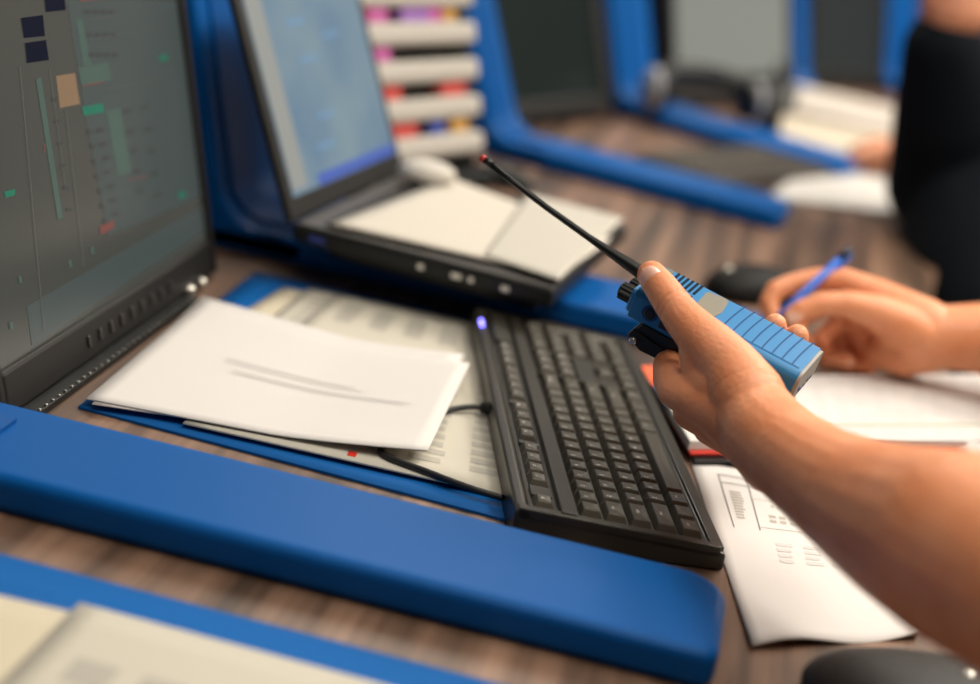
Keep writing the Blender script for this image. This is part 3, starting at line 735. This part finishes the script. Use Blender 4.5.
m = MB(RADIO_END, RADIO_GROOVE); m.prism(rsec(.001, RWd-.001, .001, .0255, .007, .003), RLn-.003, RLn, M=Mr, bev=.0006); 
for (y, z, w_, h_) in ((.014, .0215, .004, .0015), (.022, .0205, .003, .002), (.030, .0215, .004, .0014), (.040, .021, .005, .002), (.045, .018, .0015, .003)): m.box((RLn+.0001, y, z), (.0006, w_, h_), mi=1)
m.build('end_cap', rad)
m = MB(BLACK); m.prism(rsec(.003, RWd-.002, .026, .038, .002, .004), .020, RLn-.045, M=Mr, bev=.001); m.build('battery', rad)
m = MB(RADIO_END); m.prism(rsec(.004, RWd-.004, .0265, .0365, .002, .005), RLn-.045, RLn-.004, M=Mr, bev=.001); m.build('battery_foot', rad)
# belt clip
m = MB(BLACK)
m.prism(round_poly([(.010, .030, .003), (.062, .037, .003), (.062, .043, .002), (.020, .045, .004), (.006, .038, .003)], 0, 4), .028, RWd+.003, M=Matrix(((1, 0, 0, 0), (0, 0, 1, 0), (0, 1, 0, 0), (0, 0, 0, 1))), bev=.0015)
m.prism(round_poly([(.014, .024, .001), (.056, .024, .001), (.062, .038, .001), (.010, .034, .001)], 0, 3), .018, RWd+.001, M=Matrix(((1, 0, 0, 0), (0, 0, 1, 0), (0, 1, 0, 0), (0, 0, 0, 1))), bev=.001)
cl = m.build('belt_clip', rad)
m = MB(METAL); m.lathe([(.003, 0), (.003, .003), (.002, .004)], Matrix.Translation((.013, RWd+.002, .039)) @ Matrix.Rotation(-PI/2, 4, 'X'), 14); m.build('clip_screw', cl)
# front details (the front face is local z = 0, facing -z)
m = MB(RADIO_GROOVE)
def arc_groove(x, y0, y1, bow, w_=.0009):
    n = 10
    for i in range(n):
        a, b_ = i/n, (i+1)/n
        xa = x-bow*4*a*(1-a)*.5-bow*a; xb = x-bow*4*b_*(1-b_)*.5-bow*b_
        ya, yb = y0+(y1-y0)*a, y0+(y1-y0)*b_
        m.quad([(xa, ya, -.0003), (xb, yb, -.0003), (xb+w_, yb, -.0003), (xa+w_, ya, -.0003)])
for k in range(8): arc_groove(.0700+k*.0084, .003, .0495, .0016, .0013)
m.quad([(.050, .0495, -.0003), (.134, .0495, -.0003), (.134, .0507, -.0003), (.050, .0507, -.0003)])
m.build('front_grooves', rad, recalc=False)
m = MB(RADIO_SLOT)
for k in range(6):
    x = .0125+k*.0041; m.prism(round_poly([(x, .005), (x+.0022, .005), (x+.0022, .025), (x, .025)], .0009, 3), -.0004, .0002)
    m.prism(round_poly([(x, .0285), (x+.0022, .0285), (x+.0022, .0315), (x, .0315)], .0009, 3), -.0004, .0002)
    m.prism(round_poly([(x, .0345), (x+.0022, .0345), (x+.0022, .0370), (x, .0370)], .0009, 3), -.0004, .0002)
m.build('speaker_grille', rad)
m = MB(RADIO_BADGE, RADIO_GROOVE); m.prism(round_poly([(.0400, .010, .004), (.0580, .006, .004), (.0610, .030, .004), (.0590, .043, .005), (.0420, .043, .005)], 0, 5), -.0006, .0002)
m.build('badge', rad)
m = MB(mat('window_grey', (.16, .21, .20), .25)); m.prism(round_poly([(.002, .006), (.010, .006), (.010, .040), (.002, .040)], .003, 4), -.0005, .0002); m.build('display_window', rad)
# side controls
m = MB(BLACK); m.lathe([(.0045, 0), (.0045, .0012), (.0035, .0018)], Matrix.Translation((.0165, RWd-.0002, .0135)) @ Matrix.Rotation(-PI/2, 4, 'X'), 16); m.build('side_button', rad)
m = MB(RADIO_GROOVE); m.lathe([(.0066, 0), (.0066, .0007), (.0060, .0009)], Matrix.Translation((.0165, RWd-.0002, .0135)) @ Matrix.Rotation(-PI/2, 4, 'X'), 20); m.build('button_ring', rad)
m = MB(BLACK); m.box((.043, RWd+.0005, .014), (.034, .003, .012), bev=.0012); m.build('talk_button', rad)
# knobs and antenna
def knob(y, z, r, L0):
    m = MB(BLACK); n = 24; pr_ = []
    for k in range(n): rr = r*(1 if k % 2 else .88); pr_.append((rr*math.cos(2*PI*k/n), rr*math.sin(2*PI*k/n)))
    Mq = Matrix.Translation((-.003, y, z)) @ Matrix.Rotation(-PI/2, 4, 'Y')
    m.prism(pr_, 0, L0, M=Mq, bev=.0006); m.lathe([(r*.7, L0-.001), (r*.6, L0+.001)], Mq, 16); return m.build('knob', rad)
knob(.0445, .0150, .0072, .012); knob(.0300, .0140, .0062, .010)
ab = RM.inverted() @ D(648, 277, 1.272); atip = RM.inverted() @ D(481, 157, 1.305)
ants = []
dva = atip-ab
for t_, r_ in ((0, .0058), (.06, .0055), (.12, .0050), (.20, .0041), (.27, .0033), (.34, .0028), (.6, .0026), (.80, .0025), (.93, .0024)): ants.append((ab+dva*t_+Vector((0, 0, .0025*math.sin(t_*PI))), r_))
m = MB(BLACK); m.tube([a for a, _ in ants], [r_ for _, r_ in ants], 14); an = m.build('antenna', rad)
m = MB(BLACK, mat('antenna_red', (.45, .03, .02), .45)); m.tube([ab+dva*.93, ab+dva*.985], .0028, 12, mi=0); m.tube([ab+dva*.975, ab+dva*.995, ab+dva*1.0], [.0031, .0031, .0022], 12, mi=1); m.build('antenna_tip', an)

# ------------------------------------------------------------------ pen
pa_, pb_ = D(790, 306, 1.607), D(849, 251, 1.632)
pn = empty('pen', pa_); tag(pn, 'shiny blue pen with a dark cap held in the writing hand', 'pen')
dp = pb_-pa_
m = MB(PEN); m.tube([dp*-.28, dp*-.12, dp*.88], [.0012, .0040, .0042], 12); m.build('barrel', pn)
m = MB(mat('pen_cap_dark', (.004, .02, .06), .35)); m.tube([dp*.84, dp*1.0, dp*1.02], [.0046, .0046, .0034], 12); m.build('cap', pn)
sidep = dp.normalized().cross(FW).normalized()
m = MB(PEN); m.tube([dp*.98-sidep*.0055, dp*.6-sidep*.0055], .0012, 6); m.build('clip', pn)

# ------------------------------------------------------------------ people
def crease(co):
    return 0
CR = []
for (a, b, w_, dep, rad_) in (((673, 303, 1.207), (684, 317, 1.200), .0013, .0020, .020), ((677.5, 309, 1.205), (686, 320, 1.199), .0012, .0012, .020), ((669, 298, 1.209), (660, 286, 1.216), .0010, .0005, .018),
                              ((752, 386, 1.168), (770, 420, 1.15), .0012, .0011, .035), ((757, 396, 1.165), (775, 425, 1.15), .0012, .0011, .035)):
    p_ = D(*a); CR.append((p_, (D(*b)-p_).normalized(), w_, dep, rad_))
def hand_relief(c, n):
    d = .0007
    for (p_, ax_, w_, dep, r_) in CR:
        v_ = c-p_
        if v_.length < r_:
            s_ = v_.dot(ax_)+.0009*math.sin(v_.dot(UP)*420)
            if abs(s_) < 4*w_ and n.dot(FW) < 0: d -= dep*math.exp(-(s_/w_)**2)*(1-(v_.length/r_)**2)
    return d
def person_one():
    # left hand on the radio
    L = []
    L += DC((651.5, 275, 1.221, .0103), (660, 286, 1.216, .0118), (672, 303, 1.207, .0131), (683, 318, 1.200, .0142), (697, 333, 1.192, .0162), (712, 347, 1.186, .0182), (731, 368, 1.178, .0212), (748, 398, 1.165, .0268))
    L += DC((676, 391, 1.200, .0130), (671, 380, 1.212, .0130), (670, 366, 1.238, .0125), (688, 350, 1.268, .0105), (708, 332, 1.292, .0088))       # index
    L += DC((690, 412, 1.215, .0125), (712, 404, 1.240, .0122), (737, 388, 1.272, .0108), (768, 358, 1.294, .0098), (775, 325, 1.276, .0086))      # middle
    L += DC((710, 428, 1.220, .0122), (735, 418, 1.242, .0120), (758, 402, 1.268, .0108), (790, 370, 1.292, .0098), (797, 336, 1.272, .0088))     # ring
    L += DC((735, 440, 1.215, .012), (752, 430, 1.232, .0115), (770, 412, 1.255, .010), (783, 400, 1.275, .009), (785, 387, 1.288, .008))        # little
    L += DC((676, 391, 1.200, .0132), (692, 398, 1.190, .0148), (715, 408, 1.180, .018), (745, 425, 1.165, .024))
    L += DC((690, 412, 1.210, .0125), (712, 420, 1.200, .0155), (748, 434, 1.175, .023))
    L += DC((710, 428, 1.212, .0122), (735, 437, 1.200, .0155), (755, 442, 1.180, .0215))
    L += DC((735, 440, 1.210, .0125), (757, 450, 1.190, .0175))
    L += DC((697, 352, 1.192, .0130), (699, 375, 1.192, .0120), (715, 388, 1.182, .017))                                     # web of the thumb
    L += DC((730, 377, 1.180, .021), (752, 412, 1.165, .028), (768, 436, 1.14, .0310), (790, 455, 1.115, .0315), (825, 480, 1.07, .0345), (865, 504, 1.03, .0405), (905, 524, .985, .0475), (965, 548, .92, .0555), (1040, 592, .86, .053))
    L += DC((758, 440, 1.165, .0235), (775, 458, 1.135, .0255))
    sl = Vector((.47, .83, .30)); el = D(1040, 592, .86)
    L += chain([(el, .053), (el.lerp(sl, .5), .054), (sl, .060)])
    # right hand with the pen
    L += DC((772, 316, 1.618, .0082), (768, 303, 1.622, .0088), (775, 291, 1.626, .0098), (790, 285, 1.630, .0102), (818, 279, 1.632, .0108), (843, 281, 1.632, .0128), (880, 298, 1.628, .018), (925, 327, 1.62, .028))
    L += DC((791, 317, 1.588, .0085), (800, 311, 1.588, .0098), (820, 304, 1.590, .0108), (848, 304, 1.592, .0125), (875, 312, 1.600, .017), (915, 333, 1.612, .025))
    L += DC((806, 344, 1.628, .0082), (794, 334, 1.640, .0088), (800, 316, 1.650, .0098), (845, 296, 1.655, .0125), (925, 333, 1.63, .026))
    L += DC((846, 361, 1.630, .0088), (828, 362, 1.640, .0092), (820, 342, 1.660, .0100), (852, 312, 1.665, .0125), (925, 338, 1.635, .026))
    L += DC((868, 366, 1.640, .0082), (846, 368, 1.650, .0088), (838, 352, 1.668, .0095), (860, 330, 1.672, .0120), (925, 345, 1.64, .026))
    L += DC((880, 352, 1.638, .016), (905, 356, 1.630, .020), (925, 345, 1.625, .027))
    L += DC((900, 325, 1.62, .020), (890, 345, 1.635, .018))
    L += DC((860, 325, 1.655, .016), (870, 350, 1.652, .017), (900, 345, 1.64, .02))
    er = D(1085, 352, 1.60); sr = Vector((.52, 1.27, .30))
    L += DC((918, 336, 1.62, .0285), (940, 337, 1.62, .0305), (980, 338, 1.62, .0345), (1020, 342, 1.61, .041), (1085, 352, 1.60, .043))
    L += chain([(er, .043), (er.lerp(sr, .5), .050), (sr, .060)])
    # torso, neck, head, legs
    ch = Vector((.54, 1.05, .16)); pe = Vector((.60, 1.05, -.22))
    for dy in (-.10, 0, .10):
        L += [(ch+Vector((0, dy, .05)), .105, pe+Vector((0, dy*.7, 0)), .11)]
    L += [(sl, .062, ch+Vector((0, -.05, .12)), .09), (sr, .062, ch+Vector((0, .05, .12)), .09)]
    nk = Vector((.52, 1.05, .33)); hd = Vector((.48, 1.06, .50))
    L += [(ch+Vector((0, 0, .1)), .08, nk, .058), (nk, .056, hd, .062), (hd+Vector((.01, 0, .045)), .088, hd+Vector((-.03, 0, -.03)), .066), (hd+Vector((-.045, 0, -.055)), .045, hd+Vector((-.03, 0, .0)), .06)]
    L += [(hd+Vector((-.097, 0, .01)), .010, hd+Vector((-.085, 0, .045)), .008), (hd+Vector((-.085, -.018, -.03)), .008, hd+Vector((-.085, .018, -.03)), .008)]
    for s_ in (-1, 1): L += [(hd+Vector((.015, s_*.088, .0)), .012, hd+Vector((.02, s_*.09, .03)), .014)]
    for s_ in (-1, 1):
        hip = pe+Vector((0, s_*.09, -.02)); kn = Vector((.16, 1.05+s_*.13, -.22)); an_ = Vector((.20, 1.05+s_*.13, -.66))
        L += [(hip, .088, kn, .060), (kn, .058, an_, .042), (an_, .042, an_+Vector((-.15, 0, -.035)), .030)]
    P = organic('person', L, SKIN, .0015, 7, disp=hand_relief)
    tag(P, 'person in a white shirt holding a blue radio and writing with a blue pen', 'person')
    # clothing
    T = []
    for dy in (-.10, 0, .10): T += [(ch+Vector((0, dy, .05)), .125, pe+Vector((0, dy*.7, .0)), .128)]
    T += [(sl, .074, ch+Vector((0, -.05, .12)), .10), (sr, .074, ch+Vector((0, .05, .12)), .10), (sl, .072, el.lerp(sl, .62), .064), (sr, .072, er.lerp(sr, .62), .064)]
    organic('shirt', T, WHITECLOTH, .005, 6, P)
    T = []
    for s_ in (-1, 1):
        hip = pe+Vector((0, s_*.09, -.02)); kn = Vector((.16, 1.05+s_*.13, -.22)); an_ = Vector((.20, 1.05+s_*.13, -.66))
        T += [(hip, .10, kn, .072), (kn, .070, an_+Vector((0, 0, .04)), .056), (hip, .11, pe+Vector((0, 0, .05)), .125)]
    organic('trousers', T, TROUSER, .006, 5, P)
    T = []
    for s_ in (-1, 1):
        an_ = Vector((.20, 1.05+s_*.13, -.66)); T += [(an_+Vector((.02, 0, -.02)), .046, an_+Vector((-.17, 0, -.045)), .034)]
    organic('shoes', T, BLACK, .005, 4, P)
    organic('hair', [(hd+Vector((.035, 0, .06)), .093, hd+Vector((-.0, 0, .075)), .085), (hd+Vector((.05, 0, .0)), .075, hd+Vector((.04, 0, .05)), .09)], HAIR, .004, 3, P)
    # nails
    def nail(c, ax, n, L_, W_, T_, edge=True, name='fingernail'):
        ax = (ax-n*ax.dot(n)).normalized(); w_ = n.cross(ax)
        m_ = MB(NAIL, NAIL_EDGE); nn = 10; k_ = 8; V = []
        for i in range(nn+1):
            u = -1+2*i/nn; row = []
            wv = W_*min(1, math.sqrt(max(0, 1-max(0, abs(u)-.25)**2/.5625)))
            for j in range(k_+1):
                s_ = -1+2*j/k_; row.append(m_.bm.verts.new(c+ax*u*L_+w_*s_*wv-n*(s_*wv)**2/(2*T_)-n*(u*u)*.0006))
            V.append(row)
        for i in range(nn):
            for j in range(k_):
                f = m_.bm.faces.new((V[i][j], V[i+1][j], V[i+1][j+1], V[i][j+1])); f.smooth = True; f.material_index = 1 if (edge and i == nn-1) else 0
        bmesh.ops.recalc_face_normals(m_.bm, faces=m_.bm.faces)
        o = m_.build(name, P, recalc=False)
        so = o.modifiers.new('t', 'SOLIDIFY'); so.thickness = .0006; so.offset = 0; return o
    tip = D(651.5, 275, 1.221); ip = D(673, 303, 1.207)
    nrm = cam2w(-.30, .06, -.95)
    nail(tip+nrm*.0116+(ip-tip).normalized()*.0035, (ip-tip), nrm, .0098, .0082, .0105)
    tip = D(791, 317, 1.588); ip = D(820, 304, 1.590); nrm = cam2w(-.1, .05, -1)
    nail(tip+nrm*.0096+(ip-tip)*.10, (tip-ip), nrm, .0075, .0062, .009)
    tip = D(846, 361, 1.630); nrm = cam2w(.35, .1, -.9); nail(tip+nrm*.0088, AX, nrm, .0045, .0042, .008)
    return P
person_one()

def person_two():
    L = []; S = []
    # left forearm upright, elbow on the desk, hand near the face
    eb = D(964, 195, 2.36); wr = D(944, 48, 2.22)
    hd = D(1010, -75, 2.2)
    L += chain([(eb, .05), (eb.lerp(wr, .5), .044), (wr, .034), (D(955, 12, 2.2), .046), (D(965, -30, 2.19), .040)])
    for k in range(4): L += chain([(D(940+k*13, -10, 2.19), .012), (D(945+k*13, -45, 2.185), .011), (D(955+k*13, -72, 2.19), .010)])
    L += DC((935, 10, 2.19, .015), (925, -22, 2.18, .012), (930, -45, 2.18, .010))
    sh_l = Vector((.56, 2.28, .36)); sh_r = Vector((.60, 2.70, .36)); ch = Vector((.60, 2.49, .18)); pe = Vector((.62, 2.49, -.22))
    L += chain([(eb, .05), (eb.lerp(sh_l, .5), .055), (sh_l, .062)])
    # right hand writing beyond
    rw = D(900, 158, 2.72); re = D(985, 165, 2.70)
    L += chain([(D(876, 154, 2.73), .030), (rw, .030), (re, .042), (sh_r, .060)])
    for k in range(4): L += chain([(D(876-2*k, 147+8*k, 2.73), .016), (D(858-3*k, 150+8*k, 2.735), .013), (D(850-k, 160+6*k, 2.74), .011)])
    L += DC((880, 150, 2.70, .016), (862, 153, 2.69, .012), (852, 162, 2.69, .010))
    for dy in (-.1, 0, .1): L += [(ch+Vector((0, dy, .06)), .105, pe+Vector((0, dy*.7, 0)), .11)]
    L += [(sh_l, .062, ch+Vector((0, -.05, .12)), .09), (sh_r, .062, ch+Vector((0, .05, .12)), .09)]
    nk = Vector((.57, 2.49, .38)); L += [(ch+Vector((0, 0, .1)), .08, nk, .058), (nk, .056, Vector((.50, 2.46, .52)), .062)]
    h = Vector((.49, 2.45, .56)); L += [(h+Vector((.01, 0, .045)), .088, h+Vector((-.03, 0, -.03)), .066), (h+Vector((-.045, 0, -.055)), .045, h, .06), (h+Vector((-.097, 0, .01)), .010, h+Vector((-.085, 0, .045)), .008)]
    for s_ in (-1, 1): L += [(h+Vector((.015, s_*.088, .0)), .012, h+Vector((.02, s_*.09, .03)), .014)]
    P_ = []
    for s_ in (-1, 1):
        hip = pe+Vector((0, s_*.09, -.02)); kn = Vector((.16, 2.49+s_*.13, -.22)); an_ = Vector((.20, 2.49+s_*.13, -.66))
        L += [(hip, .088, kn, .060), (kn, .058, an_, .042), (an_, .042, an_+Vector((-.15, 0, -.035)), .030)]
        P_ += [(hip, .10, kn, .072), (kn, .070, an_+Vector((0, 0, .04)), .056), (hip, .11, pe+Vector((0, 0, .05)), .125)]
    P = organic('person', L, SKIN_PINK, .004, 4)
    tag(P, 'person in a dark navy jumper leaning on a raised left arm at the far right', 'person')
    S += chain([(eb+Vector((-.03, 0, .012)), .085), (eb.lerp(wr, .5)+Vector((-.008, 0, 0)), .078), (wr, .056)])
    S += chain([(D(968, 190, 2.36), .10), (D(990, 270, 2.25), .110), (D(1010, 330, 2.2), .12)])
    S += chain([(eb+Vector((0, 0, .012)), .075), (eb.lerp(sh_l, .5), .085), (sh_l, .082)])
    S += chain([(D(925, 158, 2.71), .045), (re, .062), (sh_r, .080)])
    for dy in (-.12, 0, .12): S += [(ch+Vector((-.02, dy, .06)), .135, pe+Vector((-.02, dy*.7, 0)), .14)]
    S += [(sh_l, .082, ch+Vector((0, -.05, .12)), .11), (sh_r, .08, ch+Vector((0, .05, .12)), .11)]
    organic('jumper', S, NAVYCLOTH, .006, 4, P)
    organic('trousers', P_, TROUSER, .007, 4, P)
    T = []
    for s_ in (-1, 1):
        an_ = Vector((.20, 2.49+s_*.13, -.66)); T += [(an_+Vector((.02, 0, -.02)), .046, an_+Vector((-.17, 0, -.045)), .034)]
    organic('shoes', T, BLACK, .006, 3, P)
    organic('hair', [(h+Vector((.035, 0, .06)), .093, h+Vector((-.0, 0, .075)), .085), (h+Vector((.05, 0, .0)), .075, h+Vector((.04, 0, .05)), .09)], HAIR, .005, 3, P)
    return P
person_two()

def chair(label, x, y):
    e = empty('office_chair', (x, y, FLOOR_Z), 0); tag(e, label, 'chair')
    m_ = mat('chair_fabric', (.02, .02, .024), .9, bump=.2)
    MB(m_).box((0, 0, .352), (.46, .46, .07), bev=.025, seg=3).build('seat', e)
    MB(m_).box((.27, 0, .72), (.06, .42, .50), bev=.025, seg=3).build('backrest', e)
    MB(BEZEL).tube([(.0, 0, .35), (.20, 0, .34), (.31, 0, .42), (.31, 0, .62)], .018, 8).build('back_bracket', e)
    MB(METAL).tube([(0, 0, .08), (0, 0, .36)], .025, 14).build('gas_post', e)
    for k in range(5):
        a = 2*PI*k/5+.3; d = Vector((math.cos(a), math.sin(a), 0))
        lg = MB(BEZEL).tube([Vector((0, 0, .085)), d*.29+Vector((0, 0, .065))], [.024, .015], 8).build('leg', e)
        c = MB(BLACK); c.lathe([(.022, -.012), (.027, -.008), (.027, .008), (.022, .012)], Matrix.Translation(d*.29+Vector((0, 0, .0275))) @ Matrix.Rotation(a, 4, 'Z') @ Matrix.Rotation(PI/2, 4, 'X'), 16); c.build('caster', lg)
chair('dark fabric office chair under the person holding the radio', .60, 1.05)
chair('dark fabric office chair under the person in navy', .62, 2.49)

# ------------------------------------------------------------------ camera and view
cam = bpy.data.cameras.new('camera'); co = bpy.data.objects.new('camera', cam); C.objects.link(co)
co.matrix_world = frame(CAM, AX, UP, -FW)
cam.sensor_fit = 'HORIZONTAL'; cam.sensor_width = 36; cam.lens = F*36/980; cam.clip_start = .02
cam.dof.use_dof = True; cam.dof.focus_distance = 1.24; cam.dof.aperture_fstop = 2.0; cam.dof.aperture_blades = 0
bpy.context.scene.camera = co
w = bpy.data.worlds.new('world'); bpy.context.scene.world = w; w.use_nodes = True
w.node_tree.nodes['Background'].inputs[0].default_value = (.05, .05, .055, 1)
vs = bpy.context.scene.view_settings
vs.view_transform = 'Standard'; vs.look = 'None'; vs.gamma = 1; vs.use_curve_mapping = False; vs.exposure = 0.13
